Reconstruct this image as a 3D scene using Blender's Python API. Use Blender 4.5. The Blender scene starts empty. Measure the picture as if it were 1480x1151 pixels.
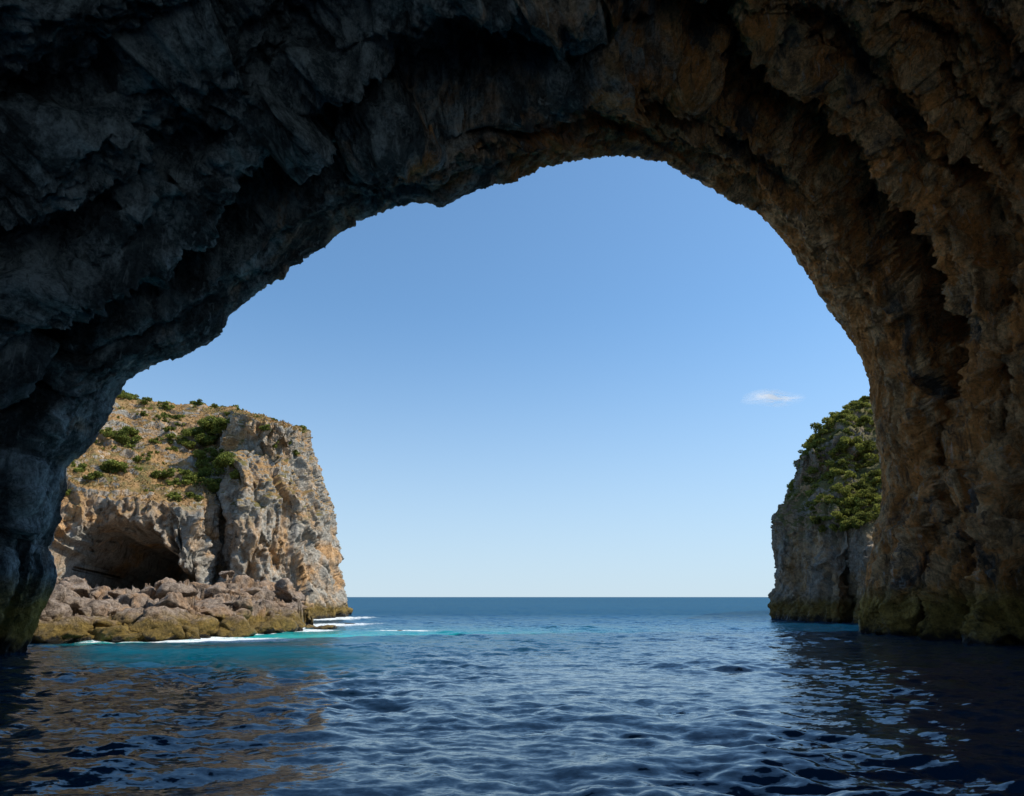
import bpy, math, numpy as np
from mathutils import Vector
rng=np.random.default_rng(7)
# ---------------------------------------------------------------- camera model
F=987.0; A=math.atan(0.2913); CA,SA=math.cos(A),math.sin(A); H=3.0
def P(px,py,D):
    u=(px-740)/F; w=(575.5-py)/F
    k=D/(CA-w*SA)
    return (u*k, D, H+(SA+w*CA)*k)
def G(px,D,z=0.0):
    return ((px-740)/F*(D*CA+(z-H)*SA), D, z)
def project(v):
    y=v[:,1]; z=v[:,2]-H
    d=y*CA+z*SA
    return 740+F*v[:,0]/d, 575.5-F*(-y*SA+z*CA)/d
# ---------------------------------------------------------------- noise
perm=rng.permutation(256).astype(np.int32)
GR=rng.normal(size=(256,3)); GR/=np.linalg.norm(GR,axis=1)[:,None]; GR=GR.astype(np.float32)
def hsh(ix,iy,iz):
    return perm[(perm[(perm[ix&255]+iy)&255]+iz)&255]
def perlin(p):
    p=p.astype(np.float32); i=np.floor(p).astype(np.int32); f=p-i
    u=f*f*f*(f*(f*6-15)+10); out=0
    for a in (0,1):
        wx=u[:,0] if a else 1-u[:,0]
        for b in (0,1):
            wy=u[:,1] if b else 1-u[:,1]
            for c in (0,1):
                wz=u[:,2] if c else 1-u[:,2]
                g=GR[hsh(i[:,0]+a,i[:,1]+b,i[:,2]+c)]
                dd=g[:,0]*(f[:,0]-a)+g[:,1]*(f[:,1]-b)+g[:,2]*(f[:,2]-c)
                out=out+wx*wy*wz*dd
    return out*1.5
def fbm(p,o=4,g=0.5):
    r=0;a=1
    for k in range(o):
        r=r+a*perlin(p*(2.03**k)+17.3*k); a*=g
    return r
def ridged(p,o=3,g=0.5):
    r=0;a=1
    for k in range(o):
        r=r+a*(1-2*np.abs(perlin(p*(2.1**k)+31.7*k))); a*=g
    return r
def cells(p,tilt=1.0):
    """blocky fracture: every cell is a randomly tilted plane"""
    p=p.astype(np.float32); i=np.floor(p).astype(np.int32)
    best=np.full(len(p),1e9,np.float32); val=np.zeros(len(p),np.float32)
    for a in (-1,0,1):
        for b in (-1,0,1):
            for c in (-1,0,1):
                ci=i+np.array([a,b,c],np.int32)
                h=hsh(ci[:,0],ci[:,1],ci[:,2])
                c0=ci+0.5+GR[h]*0.55
                d=p-c0; dist=(d*d).sum(1)
                m=dist<best
                best[m]=dist[m]
                hv=GR[(h[m]*7+13)&255]
                val[m]=(d[m]*hv).sum(1)*tilt+GR[(h[m]*3+5)&255][:,0]*0.35
    return val
def sst(a,b,x):
    t=np.clip((x-a)/(b-a),0,1); return t*t*(3-2*t)
# ---------------------------------------------------------------- mesh helpers
def add_obj(name,me,mat):
    ob=bpy.data.objects.new(name,me); bpy.context.scene.collection.objects.link(ob)
    if mat: me.materials.append(mat)
    return ob
def mesh_np(name,V,Fc,mat,smooth=True):
    me=bpy.data.meshes.new(name); V=np.asarray(V,np.float32); Fc=np.asarray(Fc,np.int32)
    k=Fc.shape[1]
    me.vertices.add(len(V)); me.vertices.foreach_set('co',V.ravel())
    me.loops.add(Fc.size); me.loops.foreach_set('vertex_index',Fc.ravel())
    me.polygons.add(len(Fc)); me.polygons.foreach_set('loop_start',np.arange(len(Fc),dtype=np.int32)*k)
    me.polygons.foreach_set('use_smooth',np.full(len(Fc),smooth))
    me.update(calc_edges=True)
    return add_obj(name,me,mat)
def grid_faces(n,m,flip=False):
    a=np.arange(n*m).reshape(n,m)
    q=np.stack([a[:-1,:-1],a[1:,:-1],a[1:,1:],a[:-1,1:]],-1).reshape(-1,4)
    return q[:,::-1] if flip else q
def gnormals(g):
    du=np.gradient(g,axis=0); dv=np.gradient(g,axis=1)
    n=np.cross(du,dv); l=np.linalg.norm(n,axis=2,keepdims=True); return n/np.maximum(l,1e-6)
def smooth_grid(a,it):
    for _ in range(it):
        b=a.copy(); b[1:-1]=(a[:-2]+2*a[1:-1]+a[2:])/4
        a=b.copy(); a[:,1:-1]=(b[:,:-2]+2*b[:,1:-1]+b[:,2:])/4
    return a
def catmull(c,t):
    n=len(c); i=np.clip(np.floor(t).astype(int),0,n-2); f=(t-i)
    f=f.reshape((-1,)+(1,)*(c.ndim-1))
    p0=c[np.clip(i-1,0,n-1)];p1=c[i];p2=c[i+1];p3=c[np.clip(i+2,0,n-1)]
    return 0.5*((2*p1)+(p2-p0)*f+(2*p0-5*p1+4*p2-p3)*f*f+(-p0+3*p1-3*p2+p3)*f**3)
# ---------------------------------------------------------------- node helpers
class NT:
    def __init__(s,mat):
        mat.use_nodes=True; s.t=mat.node_tree; s.t.nodes.clear()
    def n(s,typ,ins={},**kw):
        nd=s.t.nodes.new(typ)
        for k,v in kw.items(): setattr(nd,k,v)
        for k,v in ins.items():
            if isinstance(v,bpy.types.NodeSocket): s.t.links.new(v,nd.inputs[k])
            else: nd.inputs[k].default_value=v
        return nd
    def math(s,op,a,b=0.0,c=None,clamp=False):
        ins={0:a,1:b}
        if c is not None: ins[2]=c
        return s.n('ShaderNodeMath',ins,operation=op,use_clamp=clamp).outputs[0]
    def vm(s,op,a,b=(0,0,0)):
        return s.n('ShaderNodeVectorMath',{0:a,1:b},operation=op).outputs[0]
    def noise(s,v,sc,det=6,ro=.55,dist=0.0):
        return s.n('ShaderNodeTexNoise',{'Vector':v,'Scale':sc,'Detail':det,'Roughness':ro,'Distortion':dist})
    def map(s,x,a,b,c=0.0,d=1.0):
        return s.n('ShaderNodeMapRange',{'Value':x,'From Min':a,'From Max':b,'To Min':c,'To Max':d},clamp=True).outputs[0]
    def mix(s,f,a,b):
        nd=s.t.nodes.new('ShaderNodeMix'); nd.data_type='RGBA'
        for i,v in ((0,f),(6,a),(7,b)):
            if isinstance(v,bpy.types.NodeSocket): s.t.links.new(v,nd.inputs[i])
            else: nd.inputs[i].default_value=v if i==0 else (tuple(v)+(1,) if len(v)==3 else v)
        return nd.outputs[2]
def rock_mat(name,dark,light,warm,warm_bias=0.0,warm_x=0.0,warm_y=0.0,veg=None,bump=0.5,scale=1.0,stretch=(1,1,1),bandtop=2.4,con=.14,wet=.75,rust=None,algae=1.0):
    m=bpy.data.materials.new(name); T=NT(m)
    geo=T.n('ShaderNodeNewGeometry'); pos=geo.outputs['Position']
    sp=T.n('ShaderNodeSeparateXYZ',{0:pos}); X,Y,Z=sp.outputs
    q=T.vm('MULTIPLY',pos,stretch)
    mid=T.noise(q,0.7*scale,6,.68,.3).outputs[0]
    fine=T.noise(pos,4.5*scale,4,.75).outputs[0]
    f=T.map(T.math('ADD',T.math('MULTIPLY',mid,.6),T.math('MULTIPLY',fine,.4)),.5-con,.5+con)
    col=T.mix(f,dark,light)
    wf=T.math('ADD',T.noise(q,0.16*scale,5,.65,1.0).outputs[0],warm_bias)
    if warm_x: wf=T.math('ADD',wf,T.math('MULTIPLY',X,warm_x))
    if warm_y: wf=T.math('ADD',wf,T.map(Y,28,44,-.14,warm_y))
    wm=T.map(wf,.46,.64)
    wv=T.mix(f,tuple(c*.40 for c in warm),tuple(min(1,c*1.35) for c in warm))
    if rust:
        rf=T.math('MULTIPLY',T.map(T.noise(q,.33,5,.7,1.2).outputs[0],.45,.55),T.map(wf,.46,.60))
        wv=T.mix(rf,wv,T.mix(f,tuple(c*.45 for c in rust),rust))
    col=T.mix(wm,col,wv)
    if rust:   # dark patches painted in for contrast on the vault, denser towards the left
        bf=T.noise(T.vm('ADD',q,(40,7,3)),.21,6,.7,.8).outputs[0]
        bf=T.math('SUBTRACT',bf,T.math('MULTIPLY',X,.0014))
        col=T.mix(T.map(bf,.50,.59,0,.88),col,T.mix(f,(.020,.026,.030),(.09,.115,.125)))
    st=T.noise(T.vm('MULTIPLY',pos,(1.6,1.6,.22)),1.3,4,.6,.5).outputs[0]
    col=T.mix(T.map(st,.60,.75,0,.55),col,tuple(min(1,c*1.4) for c in light))
    col=T.mix(T.map(st,.45,.30,0,.75),col,tuple(c*.4 for c in dark))
    if veg:
        nz=T.n('ShaderNodeSeparateXYZ',{0:geo.outputs['Normal']}).outputs[2]
        vn=T.math('ADD',nz,T.math('MULTIPLY',T.math('SUBTRACT',T.noise(pos,.5,5,.7).outputs[0],.5),1.1))
        vf=T.math('MULTIPLY',T.map(vn,veg[3],veg[3]+.16),T.map(Z,veg[2],veg[2]+4))
        gc=T.mix(T.map(T.noise(pos,.3,5,.65).outputs[0],.46,.58),veg[0],veg[1])
        gc=T.mix(T.map(fine,.3,.7),gc,T.mix(.5,gc,(.12,.07,.03)))
        col=T.mix(vf,col,gc)
    zz=T.math('ADD',Z,T.math('MULTIPLY',T.math('SUBTRACT',T.noise(pos,.9,4,.6).outputs[0],.5),-2.2))
    oc=T.mix(f,tuple(c*algae for c in (.07,.048,.012)),tuple(c*algae for c in (.30,.20,.05)))
    col=T.mix(T.map(zz,bandtop,bandtop*.6),col,oc)
    col=T.mix(T.map(zz,wet,wet*.3),col,(.016,.014,.010))
    rough=T.map(zz,.3,1.4,.35,.9)
    v1=T.n('ShaderNodeTexVoronoi',{'Vector':T.vm('ADD',q,T.vm('MULTIPLY',T.noise(pos,1.3,2).outputs[1],(.9,.9,.9))),'Scale':.9*scale},feature='DISTANCE_TO_EDGE').outputs[0]
    cr=T.map(v1,0,.07)
    hgt=T.math('ADD',T.noise(q,1.6*scale,9,.74,.2).outputs[0],T.math('MULTIPLY',cr,.07))
    bp=T.n('ShaderNodeBump',{'Height':hgt,'Distance':bump,'Strength':1.0})
    bs=T.n('ShaderNodeBsdfPrincipled',{'Base Color':col,'Roughness':rough,'Normal':bp.outputs[0],'Specular IOR Level':.3})
    T.n('ShaderNodeOutputMaterial',{0:bs.outputs[0]})
    return m
# ---------------------------------------------------------------- cave / arch
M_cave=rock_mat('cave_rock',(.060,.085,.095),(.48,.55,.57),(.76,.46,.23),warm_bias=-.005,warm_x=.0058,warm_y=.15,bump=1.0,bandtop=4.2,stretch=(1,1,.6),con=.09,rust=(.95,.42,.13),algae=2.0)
lip=[(34,932),(60,890),(78,830),(65,792),(79,760),(92,705),(93,672),(130,640),(150,606),(165,575),(186,550),(215,532),(262,512),(300,490),(320,474),(330,455),(360,425),(402,402),(420,380),(462,355),(500,328),(540,306),(600,291),(640,296),(680,275),(712,267),(742,262),(790,238),(840,225),(885,222),(922,222),(960,233),(1010,258),(1060,290),(1095,300),(1130,340),(1160,385),(1190,430),(1215,466),(1240,502),(1258,550),(1267,600),(1273,650),(1279,700),(1275,735),(1264,770),(1254,830),(1246,870),(1246,905)]
def lipD(px): return 41.0+22.0*float(sst(650,1270,np.array(px)))
L=[P(x,y,lipD(x)) for x,y in lip]
L[0]=G(34,41.0,0.0); L[-1]=G(1246,63.5,0.0)
L=[(L[0][0],L[0][1],-4.0)]+L+[(L[-1][0],L[-1][1],-4.0)]
L=np.array(L); seg=np.r_[0,np.cumsum(np.linalg.norm(np.diff(L[:,[0,2]],axis=0),axis=1))]
NTt=1350; tt=np.linspace(0,seg[-1],NTt)
Lp=np.stack([np.interp(tt,seg,L[:,k]) for k in range(3)],1)
for _ in range(4): Lp[1:-1]=(Lp[:-2]+2*Lp[1:-1]+Lp[2:])/4
Ls=Lp.copy()
for _ in range(900):
    Ls[1:-1]=(Ls[:-2]+2*Ls[1:-1]+Ls[2:])/4
tn=tt/seg[-1]
c0=np.array([0.0,4.0])
rad=Ls[:,[0,2]]-c0; rad[:,1]=np.maximum(rad[:,1],0)
rad/=np.linalg.norm(rad,axis=1)[:,None]
n1=perlin(np.stack([tt/9,tt*0,tt*0+3.3],1)); n2_=perlin(np.stack([tt/14,tt*0+5,tt*0],1)); n3=perlin(np.stack([tt/4,tt*0+9,tt*0],1))
s_r1=np.interp(tn,[0,.12,.3,.45,.55,.7,.85,1],[3,3.5,4,6,8.5,6,5,4])+2.0*n1+.8*n3
R1=np.interp(tn,[0,.1,.3,.5,.62,.75,.9,1],[.5,1.5,2.6,3.0,3.2,2.8,1.4,.5])*(1+.5*n2_)
# deep undercut channel that runs across the vault and down the right haunch
CH=np.interp(tn,[0,.12,.30,.42,.5,.60,.72,.82,.9,1],[.3,1.8,3.6,3.2,4.2,5.5,5.5,4.0,1.5,.3])*(1+.35*n3)
CW=np.interp(tn,[0,.3,.55,.8,1],[2.0,2.6,4.2,4.0,2.0])*(1+.3*n2_)
s_r2=s_r1+np.interp(tn,[0,.3,.5,1],[6,6.5,7.5,10])+2.4*n2_
R2=2.4*(1+.8*n1)
YE=-15.0  # unseen rear end of the tunnel, left open and sized for fill light
sv=np.r_[np.linspace(0,30,350),np.linspace(30,46,50)[1:],46+np.linspace(0,1,14)[1:]]
rows=[]
ext=[(-66,30),(-45,30),(-20,27),(-9,22),(-5,17),(-2.5,12),(-.8,7),(1.0,4),(1.6,2.0),(1.2,.8)]
for (dy,ro) in ext:
    r=np.empty((NTt,3)); base=Lp if ro<3 else Ls
    yy=Lp[:,1]+dy
    if dy==-66: yy=np.full(NTt,YE-1)
    if dy==-45: yy=np.full(NTt,YE+9)
    r[:,0]=base[:,0]+rad[:,0]*ro; r[:,2]=base[:,2]+rad[:,1]*ro; r[:,1]=yy
    rows.append(r)
rows_ext=catmull(np.array(rows),np.linspace(0,len(ext)-1,110))
ints=[]
for s in sv:
    r=np.empty((NTt,3)); w=float(sst(0,9,np.array(s)))
    b=Lp*(1-w)+Ls*w
    off=.055*s+R1*sst(s_r1-.3,s_r1+.7,s)+R2*sst(s_r2-.4,s_r2+.9,s)-1.2*sst(s_r2-3.5,s_r2-.6,s)*(s<s_r2+5)
    off=off+CH*sst(s_r1-.2,s_r1+.9,s)*sst(s_r1+CW+1.8,s_r1+CW*.45,s)
    off=off+0.10*np.minimum(s,3)
    yy=Lp[:,1]-s
    if s>=46:
        k=(s-46); yy=(Lp[:,1]-46)*(1-k)+YE*k; off=off-9*float(sst(0,1,np.array(k)))
    r[:,0]=b[:,0]+rad[:,0]*off; r[:,2]=b[:,2]+rad[:,1]*off; r[:,1]=yy
    ints.append(r)
ints=np.array(ints)
g=np.concatenate([rows_ext,ints],0)
S=np.r_[-np.linspace(20,0.3,len(rows_ext)),sv]
nr=len(g)
N=gnormals(smooth_grid(g,6))
inner_dir=np.zeros_like(g); inner_dir[:,:,0]=-rad[None,:,0]; inner_dir[:,:,2]=-rad[None,:,1]
sgn=np.sign((N*inner_dir).sum(2).mean(1)[len(rows_ext)+100]); N*=sgn
flat=g.reshape(-1,3)
Tq=np.repeat(tt[None],nr,0).reshape(-1); Sq=np.repeat(S[:,None],NTt,1).reshape(-1)
q=np.stack([Tq*.30,Sq+Tq*.12,flat[:,2]*.02],1)   # folds follow the arch
qi=flat*np.array([1,1,.50])
wp=np.stack([perlin(flat/5+3),perlin(flat/5+11),perlin(flat/5+29)],1)
amp=.10+.90*sst(0,6,np.abs(Sq))
ph=(Sq+3.4*fbm(np.stack([Tq/13,Sq/16,Tq*0+2],1),3)+.10*Tq)/4.7
fr=ph-np.floor(ph); sheet=fr*sst(1.0,.90,fr)
hh_=.5+.9*np.clip(perlin(np.stack([Tq/8,np.floor(ph)*7.7,Tq*0+6],1))+.35,0,1)
leftw=1+.5*sst(.55,.35,Tq/seg[-1])
d =amp*(1.2*fbm(q/5+wp*.25,3)+.85*(ridged(q/3.2+wp*.4,3)-.6)+.9*fbm(qi/6.5,3)+1.9*leftw*hh_*(sheet-.4)*(Sq>0))
d+=amp*1.4*cells(q*np.array([1,1,1])/3.6+qi/9+wp*.35)
d+=(.12+.88*amp)*.65*cells(qi/1.6+wp*.5)
d+=(.22+.78*amp)*(.24*cells(flat/.6+wp)+.46*(ridged(qi/1.2+wp,3)-.5))+(.05+.07*amp)*fbm(flat/.35,2)
v=flat+N.reshape(-1,3)*d[:,None]
V=v.reshape(nr,NTt,3)
V=np.concatenate([V,V[:1]],0)
arch=mesh_np('sea_cave_arch',V.reshape(-1,3),grid_faces(nr+1,NTt,flip=(sgn<0)),M_cave)
# ---------------------------------------------------------------- headlands
def build_sheet(name,ctrl,nu,nv,mat,disp,flip=False,dent=None):
    c=np.array(ctrl,float)
    n,m=c.shape[:2]
    def dens(seglen,k):
        cum=np.r_[0,np.cumsum(seglen)]
        return np.interp(np.linspace(0,cum[-1],k),cum,np.arange(len(cum)))
    lu=np.minimum(np.linalg.norm(np.diff(c[:,1:6],axis=0),axis=2).mean(1),16)
    lv=np.minimum(np.linalg.norm(np.diff(c,axis=1),axis=2).mean(0),14)
    g=catmull(c,dens(lu,nu)); g=catmull(g.transpose(1,0,2),dens(lv,nv)).transpose(1,0,2)
    N=gnormals(smooth_grid(g,10))
    k=np.array([0,-1,0.3]); s=np.sign((N[nu//5:-nu//5,nv//6:nv//2]*k).sum(2).mean()); N*=s
    fl=g.reshape(-1,3); nn=N.reshape(-1,3)
    v=fl+nn*disp(fl,nn)[:,None]
    if dent is not None: v=dent(v)
    ob=mesh_np(name,v,grid_faces(nu,nv,flip=(s<0)),mat)
    return ob,v,nn
def Rw(base,pts,back=(45,95)):
    """a cliff column: foot (px,dist), then surveyed points, then the plateau behind"""
    r=[G(base[0],base[1]-1,-4.0),G(base[0],base[1],0.3)]+[P(*p) for p in pts]
    t=r[-1]
    for b,zz in ((back[0],t[2]-2.0),(back[1],-3.0)):
        k=(t[1]+b)/t[1]; r.append((t[0]*k,t[1]+b,zz))
    return r
def dispL(p,n):
    q=p*np.array([1,1,.36]); wp=np.stack([perlin(p/6+3),perlin(p/6+11),perlin(p/6+29)],1)
    steep=1-sst(.40,.72,n[:,2])
    d=(.18+.82*steep)*(1.3*fbm(q/8,3)+1.5*cells(q/4.5+wp*.4)+.9*(ridged(q/4+wp*.3,3)-.9))
    d+=(.12+.88*steep)*(.7*cells(q/1.9+wp*.6)+.30*cells(p/.8+wp)+.25*(ridged(q/1.2+wp,2)-.5))+.12*fbm(p/.6,3)
    d+=(1-steep)*.8*(ridged(p*np.array([.5,1,1])/3.5+wp*.4,2)-.6)
    return d
M_cl=rock_mat('limestone_cliff',(.19,.17,.14),(.62,.57,.48),(.60,.36,.17),warm_bias=.0,
   veg=((.50,.30,.13),(.19,.17,.055),12,.38),bump=.6)
ctrlL=[Rw((-420,70),[(-400,800,72),(-380,740,74),(-350,680,78),(-320,600,88),(-300,500,100)]),
 Rw((-150,78),[(-145,825,80),(-140,770,82),(-130,690,86),(-110,620,95),(-80,520,108)]),
 Rw((25,84),[(22,830,85),(26,770,86),(32,700,89),(60,635,98),(95,546,112)]),
 Rw((110,89),[(110,830,89),(112,770,90),(115,705,92),(125,645,102),(160,572,118)]),
 Rw((200,92),[(200,825,92),(205,765,93),(205,713,95),(205,653,106),(218,586,122)]),
 Rw((285,95),[(286,820,95),(288,765,96),(293,726,98),(298,663,110),(292,590,124)]),
 Rw((316,102),[(317,820,103),(318,765,103),(318,720,104),(325,663,112),(335,594,121)]),
 Rw((345,97),[(341,820,98),(340,760,99),(340,700,100),(346,650,103),(364,606,108)]),
 Rw((420,100),[(414,820,101),(406,760,102),(397,700,103),(391,650,105),(395,615,108)]),
 Rw((472,106),[(463,830,107),(450,770,108),(440,710,109),(431,655,110),(420,624,112)]),
 Rw((488,113),[(478,832,114),(466,770,115),(454,710,116),(442,652,117),(430,626,119)],(40,80)),
 Rw((486,130),[(476,832,131),(464,770,131),(451,710,131),(438,652,131),(426,632,132)],(30,60)),
 Rw((460,160),[(452,835,160),(440,780,158),(430,725,156),(420,680,154),(410,650,150)],(20,40))]
def dentL(v):
    cx=-50.5; dx=v[:,0]-cx
    e=np.sqrt((dx/(10.0-.12*np.maximum(v[:,2],0)))**2+(np.maximum(v[:,2]+.22*dx,0)/13.0)**2)
    e=e+.10*perlin(v/2.5)
    k=sst(1.0,.72,e)*(v[:,1]<112); v=v.copy(); v[:,1]+=k*24; v[:,2]-=k*3*(v[:,2]>3)
    return v
obL,vL,nL=build_sheet('limestone_headland',ctrlL,800,600,M_cl,dispL,dent=dentL)
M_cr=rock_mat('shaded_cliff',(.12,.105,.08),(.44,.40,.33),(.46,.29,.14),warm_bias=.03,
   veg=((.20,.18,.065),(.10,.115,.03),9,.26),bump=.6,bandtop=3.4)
ctrlR=[Rw((1215,165),[(1215,840,165),(1217,800,165),(1220,770,165),(1225,740,165),(1230,710,165)],(20,40)),
 Rw((1145,124),[(1149,832,124),(1149,785,124),(1153,745,124),(1168,700,124),(1183,670,124)],(30,50)),
 Rw((1125,104),[(1131,832,104),(1128,785,104),(1133,742,105),(1154,705,105),(1160,662,107)],(30,60)),
 Rw((1135,99),[(1140,832,100),(1139,785,100),(1145,735,101),(1162,698,102),(1172,650,105)],(30,60)),
 Rw((1177,92),[(1178,832,93),(1178,785,94),(1180,732,95),(1188,690,99),(1194,623,107)],(40,80)),
 Rw((1213,87),[(1213,832,88),(1213,785,89),(1215,732,91),(1218,680,96),(1222,598,106)],(40,80)),
 Rw((1232,92),[(1231,832,91),(1233,785,88),(1236,732,91),(1242,680,96),(1248,583,108)],(40,80)),
 Rw((1256,81),[(1258,832,82),(1262,785,84),(1266,732,89),(1272,670,95),(1280,569,109)],(40,80)),
 Rw((1340,80),[(1340,830,82),(1342,780,84),(1346,720,88),(1350,650,94),(1360,545,110)],(40,80)),
 Rw((1500,84),[(1500,830,85),(1502,780,87),(1506,720,90),(1512,640,96),(1520,525,112)],(40,80))]
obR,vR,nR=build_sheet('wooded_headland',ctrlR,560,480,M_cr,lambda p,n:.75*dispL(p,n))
# ---------------------------------------------------------------- boulder shelf
M_sh=rock_mat('shore_rock',(.12,.085,.060),(.54,.43,.34),(.44,.27,.15),bump=.5,bandtop=1.9,scale=1.8,con=.12,wet=.30,algae=1.2)
nu,nv=640,460
pxs=np.linspace(-120,452,nu); tv=np.linspace(0,1,nv)
Df=np.interp(pxs,[-120,40,150,270,330,400,432,452],[42,49,51,53,57,64,70,78])+1.2*perlin(np.stack([pxs/28,pxs*0,pxs*0],1))
Db=np.interp(pxs,[-120,40,300,400,452],[88,94,104,104,100])
D=Df[:,None]-2+(Db-Df+2)[:,None]*tv[None]**1.15
ztop=np.interp(pxs,[-120,60,110,160,200,250,330,380,425,440,452],[4.6,3.6,3.5,2.8,2.8,3.3,3.9,3.7,2.5,.4,-1])
ins=D-Df[:,None]
z=-1.2+(.9+ztop[:,None]*.42+.3)*sst(-1,3,ins)+ztop[:,None]*.42*sst(5,17,ins)
X=((pxs-740)/F)[:,None]*(D*CA+(z-H)*SA)
g=np.stack([X,D,z],2); fl=g.reshape(-1,3)
wp=np.stack([perlin(fl/4+3),perlin(fl/4+11),perlin(fl/4+29)],1)
dz=1.3*cells(fl/3.2+wp*.4)+1.0*cells(fl/1.5+wp*.4)+.4*fbm(fl/3,3)+.45*cells(fl/.7+wp)+.12*fbm(fl/.4,2)
fl2=fl.copy(); fl2[:,2]+=dz*sst(-1.5,3,ins).reshape(-1)
mesh_np('rock_shelf',fl2,grid_faces(nu,nv,flip=False),M_sh)
import bmesh
bm=bmesh.new(); bmesh.ops.create_icosphere(bm,subdivisions=4,radius=1); bm.verts.ensure_lookup_table()
icoV=np.array([v.co[:] for v in bm.verts]); icoF=np.array([[v.index for v in f.verts] for f in bm.faces]); bm.free()
def boulder(c,r,sq):
    n=rng.normal(size=(11,3)); n/=np.linalg.norm(n,axis=1)[:,None]; dd=rng.uniform(.55,1.0,11)
    dot=np.maximum(icoV@n.T,1e-3); rr=-np.log(np.exp(-45*np.minimum(dd/dot,3)).sum(1))/45
    rr=np.minimum(rr,1.35)
    v=icoV*rr[:,None]*r*np.array(sq)
    v+=icoV*(r*(.13*fbm(v/r*1.8+c[0],4)+.10*cells(v/r*2.2+c[1])))[:,None]
    a=rng.uniform(0,6.28); ca,sa=math.cos(a),math.sin(a)
    v=np.stack([v[:,0]*ca-v[:,1]*sa,v[:,0]*sa+v[:,1]*ca,v[:,2]],1)
    return v+np.array(c)
def boulders(name,lst,mat):
    Vs=[];Fs=[];o=0
    for c,r,sq in lst:
        v=boulder(c,r,sq); Vs.append(v); Fs.append(icoF+o); o+=len(v)
    return mesh_np(name,np.concatenate(Vs),np.concatenate(Fs),mat)
def shelf_z(px,Dd):
    x=G(px,Dd)[0]; k=np.argmin((fl2[::3,0]-x)**2+(fl2[::3,1]-Dd)**2); return fl2[::3][k,2]
lst=[]
for _ in range(290):
    px=rng.uniform(20,428); i=np.interp(px,pxs,Df); Dd=i+rng.uniform(0,1)**1.5*22-.2
    r=rng.uniform(0,1)**1.8*1.3+.28
    zz=shelf_z(px,Dd); c=G(px,Dd,max(zz,0)+r*.22); lst.append((c,r,(1.3,1.0,rng.uniform(.5,.85))))
for px,Dd,r,zc in [(232,53,1.7,.8),(95,52.5,1.7,.7),(75,51,1.1,.5),(170,58,1.1,1.4),(60,60,1.5,2.6),(110,66,1.7,3.0),(300,60,1.2,1.2),(345,64,1.4,1.7),(385,69,1.4,1.5),(408,72,1.2,1.2),(140,74,1.6,2.8),(90,76,2.0,3.3)]:
    lst.append((G(px,Dd,zc),r,(1.5,1.0,.62)))
boulders('shore_boulders',lst,M_sh)
boulders('sea_rock',[(G(465,70,-.1),.9,(1.5,1,.6)),(G(452,73,-.1),.7,(1.5,1,.6)),(G(478,72,-.25),.6,(1.3,1,.6)),(G(585,67,-.35),.6,(1.6,1,.6)),(G(510,84,-.3),.6,(1.6,1,.6))],M_sh)
# ---------------------------------------------------------------- vegetation
def leafmat(name,a,b):
    m=bpy.data.materials.new(name);T=NT(m)
    geo=T.n('ShaderNodeNewGeometry')
    n=T.noise(geo.outputs['Position'],.5,3).outputs[0]
    f=T.math('ADD',T.math('MULTIPLY',geo.outputs['Random Per Island'],.6),T.map(n,.35,.65,-.15,.55),clamp=True)
    c=T.mix(f,a,b)
    d=T.n('ShaderNodeBsdfDiffuse',{'Color':c})
    t=T.n('ShaderNodeBsdfTranslucent',{'Color':c})
    mx=T.n('ShaderNodeMixShader',{0:.3,1:d.outputs[0],2:t.outputs[0]})
    T.n('ShaderNodeOutputMaterial',{0:mx.outputs[0]}); return m
def leaves(centers,radii,dens,size,name,mat,flatn=.7,lift=.15):
    pts=[]
    for c,r in zip(centers,radii):
        nl=rng.integers(5,11)
        for _ in range(nl):
            o=rng.normal(size=3)*r*np.array([.55,.55,.30]); rl=r*rng.uniform(.25,.55)
            n=int(dens*rl*rl)+12
            dd=rng.normal(size=(n,3)); dd/=np.linalg.norm(dd,axis=1)[:,None]
            pts.append(np.array(c)+o+dd*rl*rng.uniform(.55,1.08,(n,1))*np.array([1.1,1.1,flatn])+np.array([0,0,r*lift]))
    p=np.concatenate(pts); n=len(p)
    a=rng.normal(size=(n,3)); a/=np.linalg.norm(a,axis=1)[:,None]
    b=np.cross(a,rng.normal(size=(n,3))); b/=np.linalg.norm(b,axis=1)[:,None]
    s=size*rng.uniform(.6,1.4,(n,1))
    V=np.stack([p-a*s,p+b*s*.6,p+a*s,p-b*s*.6],1).reshape(-1,3)
    mesh_np(name,V,np.arange(4*n).reshape(-1,4),mat,False)
def near(v,pts,Dmax=140):
    px,py=project(v); out=[]
    ok=(v[:,1]<Dmax)
    for x,y in pts:
        d=(px-x)**2+(py-y)**2+np.where(ok,0,1e6)+ (v[:,1]*.02)
        out.append(v[np.argmin(d)])
    return out
Lf=[(300,622,2.3),(318,628,2.4),(286,632,2.0),(334,620,2.0),(312,640,2.4),(318,660,2.3),(335,670,2.1),(303,664,1.8),(322,682,2.2),(300,694,2.4),(286,702,2.0),(312,706,1.9),(278,690,1.4),(342,688,1.2),(345,640,1.2),
 (185,628,1.6),(172,634,1.4),(197,638,1.5),(160,628,1.1),(286,584,1.2),(181,568,1.8),(215,583,.7),(352,608,1.6),(362,616,1.5),(345,614,1.2),(395,645,.9),(412,640,.7),(425,655,.6),(240,690,1.0),(225,640,.7),(170,676,1.5),(155,680,1.2),(255,605,.9),(330,600,.8),(384,620,.7),(250,650,.8),(205,665,1.0),(140,690,1.0),(262,640,1.1),(196,594,.7),(225,690,.9),(250,700,.8)]
cs=near(vL,[(a,b) for a,b,_ in Lf]); rs=[c for _,_,c in Lf]
sel=np.where((nL[:,2]>.5)&(vL[:,2]>16)&(vL[:,1]<126)&(vL[:,0]>-90))[0]
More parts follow.
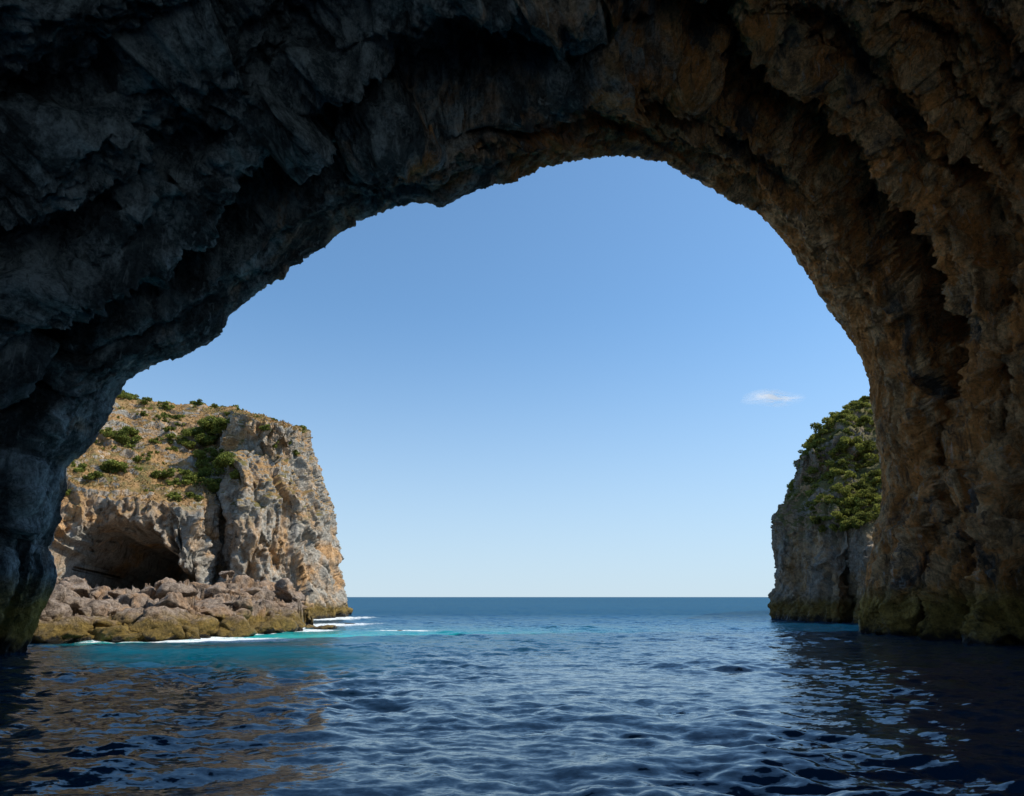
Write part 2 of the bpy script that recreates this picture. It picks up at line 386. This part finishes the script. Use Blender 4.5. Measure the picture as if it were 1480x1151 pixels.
wv_=sst(-.2,.4,perlin(vL[sel]/7+2))+.15; wv_/=wv_.sum()
pk=vL[rng.choice(sel,340,p=wv_)]; cs+=list(pk); rs+=list(rng.uniform(0,1,340)**2.2*.9+.2)
M_leaf=leafmat('scrub_leaves',(.07,.09,.024),(.28,.31,.07))
leaves(cs,rs,420,.16,'hillside_shrubs',M_leaf)
sel=np.where((nR[:,2]>.22)&(vR[:,2]>11)&(vR[:,1]<118))[0]
pxR,pyR=project(vR[sel]); ok=(pxR<1330)&(pxR>1140); sel=sel[ok]; pxR=pxR[ok];pyR=pyR[ok]
w=sst(1150,1225,pxR)+.08; w*=sst(800,715,pyR); w*=sst(-.25,.35,perlin(vR[sel]/6+5)+.15)+.12; w/=w.sum()
ch=rng.choice(len(sel),400,p=w)
extra=near(vR,[(1225,597),(1240,587),(1252,580),(1205,608),(1195,618),(1212,603),(1188,628)],118)
leaves([vR[sel[i]] for i in ch]+extra,list(rng.uniform(0,1,400)**2.4*1.15+.30)+[.8]*7,400,.15,'wooded_headland_shrubs',leafmat('macchia_leaves',(.09,.10,.03),(.36,.37,.08)),lift=-.05)
sel=np.where((nL[:,2]>.5)&(vL[:,2]>15)&(vL[:,1]<135)&(vL[:,0]>-95))[0]
pk=vL[rng.choice(sel,18000)]; n=len(pk)
dirs=rng.normal(size=(n,3))*np.array([.5,.5,.1])+np.array([0,0,1.0]); hh=rng.uniform(.1,.32,(n,1))
sd=rng.normal(size=(n,3)); sd[:,2]=0; sd/=np.linalg.norm(sd,axis=1)[:,None]
V=np.stack([pk-sd*.12,pk+sd*.12,pk+dirs*hh+sd*.03,pk+dirs*hh-sd*.03],1).reshape(-1,3)
mesh_np('dry_grass',V,np.arange(4*n).reshape(-1,4),leafmat('straw',(.26,.17,.06),(.54,.35,.16)),False)
# ---------------------------------------------------------------- sea
yl=[-60.0]
while yl[-1]<15000:
    y=yl[-1]; yl.append(y+(1.5 if y<0 else max(.06,.0058*y) if y<300 else y*.02))
yl=np.array(yl); ul=np.linspace(-1.3,1.3,1150)
Yg,U=np.meshgrid(yl,ul,indexing='ij')
Xg=U*(Yg+62)
Zg=np.zeros_like(Xg)
sp=np.maximum(np.gradient(yl)[:,None]*np.ones_like(U),(Yg+62)*2.6/1150*.8)
wr=np.random.default_rng(11)
pos3=np.stack([Xg.ravel()/12,Yg.ravel()/12,Yg.ravel()*0],1); gust=np.clip(1+1.3*perlin(pos3),.15,3).reshape(Xg.shape)
pos3b=np.stack([Xg.ravel()/3.5,Yg.ravel()/3.5,Yg.ravel()*0+4],1); gb=np.clip(1+1.5*perlin(pos3b),.1,3).reshape(Xg.shape)
wx=(.7*perlin(pos3b*1.3+9)+1.2*perlin(pos3*1.7+5)).reshape(Xg.shape)
for i in range(56):
    lam=.36*(5.2/.36)**(wr.random()); k=2*math.pi/lam; th=math.radians(262)+wr.normal()*.72
    a=.0047*lam**.66; ph=wr.uniform(0,6.28)
    fade=sst(.45,.22,sp/lam)
    arg=k*(Xg*math.cos(th)+Yg*math.sin(th)+wx*min(1,lam*.3))+ph
    Zg+=a*fade*(gust if lam>1.5 else gb*gust**.5)*(np.sin(arg)+.28*np.cos(2*arg))
Zg*=sst(-60,-20,Yg)
pxw,pyw=project(np.stack([Xg.ravel(),Yg.ravel(),Zg.ravel()*0],1))
pxw=np.where(Yg.ravel()>5,pxw,-9999)
Yr=Yg.ravel()
front=np.interp(pxw,[-120,40,150,270,330,400,432,452],[42,49,51,53,57,64,70,78])
# turquoise shallows; light painted in: brighter albedo in the arch's shade, lower in sun
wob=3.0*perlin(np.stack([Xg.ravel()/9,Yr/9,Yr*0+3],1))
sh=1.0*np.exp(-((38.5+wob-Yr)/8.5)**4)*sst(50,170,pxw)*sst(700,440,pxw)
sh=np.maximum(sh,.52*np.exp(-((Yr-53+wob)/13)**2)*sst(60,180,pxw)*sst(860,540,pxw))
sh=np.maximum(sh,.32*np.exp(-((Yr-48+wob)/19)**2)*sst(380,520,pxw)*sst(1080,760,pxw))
def blob(px,Dd,sx,sy):
    x=G(px,Dd)[0]; return np.exp(-((Xg.ravel()-x)/sx)**2-((Yr-Dd)/sy)**2)
fm=1.2*blob(335,52.5,4.4,2.4)+1.0*blob(440,67,2.5,2.4)+.9*blob(470,80,4,4)+.8*blob(585,67,3.0,1.2)+.9*blob(500,108,4,5)+1.0*blob(455,100,5,4)+.3*blob(1045,100,3.5,1.6)+.45*blob(520,84,3,2)+.5*blob(545,71,1.4,.9)
fm+=.95*np.exp(-((Yr-front+.5)/1.4)**2)*sst(60,200,pxw)*sst(475,445,pxw)
me_v=np.stack([Xg.ravel(),Yr,Zg.ravel()],1)
m=bpy.data.materials.new('sea_water');T=NT(m)
geo=T.n('ShaderNodeNewGeometry');pos=geo.outputs['Position']
yy=T.n('ShaderNodeSeparateXYZ',{0:pos}).outputs[1]
att=T.n('ShaderNodeAttribute',attribute_name='sea'); ar=T.n('ShaderNodeSeparateColor',{0:att.outputs[0]})
q1=T.vm('MULTIPLY',pos,(1,1.6,0))
na=T.noise(q1,2.8,3,.65,.3).outputs[1]; nb=T.noise(q1,.5,3,.6,.3).outputs[1]
far=T.map(yy,30,130)
nz=T.vm('ADD',T.vm('SUBTRACT',na,(.5,.5,.5)),T.vm('MULTIPLY',T.vm('SUBTRACT',nb,(.5,.5,.5)),(.6,.6,0)))
kk=T.math('ADD',.50,T.math('MULTIPLY',far,.65))
sc_=T.n('ShaderNodeVectorMath',{0:T.vm('MULTIPLY',nz,(1,1,0)),'Scale':kk},operation='SCALE').outputs[0]
nrm=T.vm('NORMALIZE',T.vm('ADD',geo.outputs['Normal'],sc_))
gn=T.noise(T.vm('MULTIPLY',pos,(.02,.07,0)),1,5,.65).outputs[0]
deep=T.mix(T.map(gn,.35,.65),(.0015,.026,.062),(.003,.040,.085))
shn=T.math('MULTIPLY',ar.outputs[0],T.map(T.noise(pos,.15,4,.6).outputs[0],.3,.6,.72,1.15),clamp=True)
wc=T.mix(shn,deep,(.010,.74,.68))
fo=T.math('MULTIPLY',ar.outputs[1],T.map(T.noise(T.vm('MULTIPLY',pos,(.9,1.3,0)),1.6,6,.75,.8).outputs[0],.36,.62,0,2.2))
fo=T.map(fo,.28,.70)
# reflectance of a wind-roughened sea: Fresnel, limited by the wave slopes (mutual shadowing) at grazing angles
fr_=T.n('ShaderNodeFresnel',{'IOR':1.333,'Normal':nrm}).outputs[0]
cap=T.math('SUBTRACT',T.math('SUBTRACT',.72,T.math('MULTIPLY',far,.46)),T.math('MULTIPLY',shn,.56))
cap=T.math('MAXIMUM',cap,.12)
fac=T.math('MINIMUM',fr_,cap)
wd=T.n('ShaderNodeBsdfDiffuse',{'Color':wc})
wg=T.n('ShaderNodeBsdfGlossy',{'Color':T.mix(far,(.88,.95,1.0),(.48,.80,1.0)),'Roughness':.07,'Normal':nrm})
wb=T.n('ShaderNodeMixShader',{0:fac,1:wd.outputs[0],2:wg.outputs[0]})
fb=T.n('ShaderNodeBsdfPrincipled',{'Base Color':(.74,.79,.80,1),'Roughness':.8})
mx=T.n('ShaderNodeMixShader',{0:fo,1:wb.outputs[0],2:fb.outputs[0]})
T.n('ShaderNodeOutputMaterial',{0:mx.outputs[0]})
sea=mesh_np('sea',me_v,grid_faces(*Xg.shape,flip=True),m)
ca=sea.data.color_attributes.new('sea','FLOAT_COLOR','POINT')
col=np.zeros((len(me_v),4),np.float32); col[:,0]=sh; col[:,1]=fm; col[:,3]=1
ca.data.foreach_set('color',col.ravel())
# ---------------------------------------------------------------- cloud
n=24; cu=np.linspace(-1,1,n*2); cv=np.linspace(-1,1,n)
c0_=np.array(P(1122,576,2600)); Cc=[]
for a in cu:
    for b in cv:
        Cc.append(c0_+np.array([a*135,-b*60+12*math.sin(a*4),b*26+5*math.sin(a*3+b)]))
m=bpy.data.materials.new('cirrus');T=NT(m)
tc=T.n('ShaderNodeTexCoord'); gv=tc.outputs['Generated']
nz=T.noise(T.vm('MULTIPLY',gv,(3,0,5)),1.0,6,.6,.8).outputs[0]
ln=T.n('ShaderNodeVectorMath',{0:T.vm('MULTIPLY',T.vm('SUBTRACT',gv,(.45,.5,.5)),(2,.0,2.6))},operation='LENGTH').outputs['Value']
al=T.math('MULTIPLY',T.map(nz,.36,.62),T.map(ln,1.0,.1),clamp=True)
al=T.math('MULTIPLY',al,1.3,clamp=True)
df=T.n('ShaderNodeBsdfDiffuse',{0:(.9,.9,.9,1)}); tl=T.n('ShaderNodeBsdfTranslucent',{0:(.9,.9,.9,1)}); ad=T.n('ShaderNodeMixShader',{0:.5,1:df.outputs[0],2:tl.outputs[0]})
tr=T.n('ShaderNodeBsdfTransparent'); mx=T.n('ShaderNodeMixShader',{0:al,1:tr.outputs[0],2:ad.outputs[0]})
T.n('ShaderNodeOutputMaterial',{0:mx.outputs[0]})
mesh_np('cloud',np.array(Cc),grid_faces(2*n,n),m)
# ---------------------------------------------------------------- light
sd=Vector((.99,.06,0)).normalized(); el=math.radians(51)
sunv=Vector((sd.x*math.cos(el),sd.y*math.cos(el),math.sin(el)))
ld=bpy.data.lights.new('sun','SUN'); ld.energy=5.0; ld.angle=math.radians(.5); ld.color=(1,.94,.84)
lo=bpy.data.objects.new('sun',ld); bpy.context.scene.collection.objects.link(lo)
lo.rotation_euler=sunv.to_track_quat('Z','Y').to_euler()
w=bpy.data.worlds.new("World"); bpy.context.scene.world=w; w.use_nodes=True
T=NT.__new__(NT); T.t=w.node_tree; T.t.nodes.clear()
gvec=T.n('ShaderNodeTexCoord').outputs['Generated']
sx=T.n('ShaderNodeSeparateXYZ',{0:gvec}); zc=T.math('MAXIMUM',sx.outputs[2],0.0)
z2=T.math('ADD',T.math('MULTIPLY',zc,.9),.09)
cv_=T.n('ShaderNodeCombineXYZ',{0:sx.outputs[0],1:sx.outputs[1],2:z2})
sky=T.n('ShaderNodeTexSky',{},sky_type='NISHITA'); sky.sun_disc=False
T.t.links.new(T.vm('NORMALIZE',cv_.outputs[0]),sky.inputs[0])
sky.sun_elevation=el; sky.sun_rotation=math.atan2(sunv.x,sunv.y); sky.air_density=1.0; sky.dust_density=.4; sky.ozone_density=2.0; sky.altitude=0
tv_=T.vm('MULTIPLY',sky.outputs[0],(.90,1.16,1.24))
hz=T.math('POWER',T.map(zc,.42,0.0),1.8)
skyc=T.mix(T.math('MULTIPLY',hz,.88),tv_,(4.1,4.85,5.4))
bg=T.n('ShaderNodeBackground',{0:skyc,1:.15})
T.n('ShaderNodeOutputWorld',{0:bg.outputs[0]})
cd=bpy.data.cameras.new('camera'); co=bpy.data.objects.new('camera',cd); bpy.context.scene.collection.objects.link(co)
co.location=(0,0,H); co.rotation_euler=(math.pi/2+A,0,0); cd.sensor_width=36; cd.lens=36*F/1480; cd.clip_end=40000; cd.clip_start=.1
sc=bpy.context.scene; sc.camera=co
sc.view_settings.view_transform='Standard'; sc.view_settings.look='None'; sc.view_settings.exposure=0
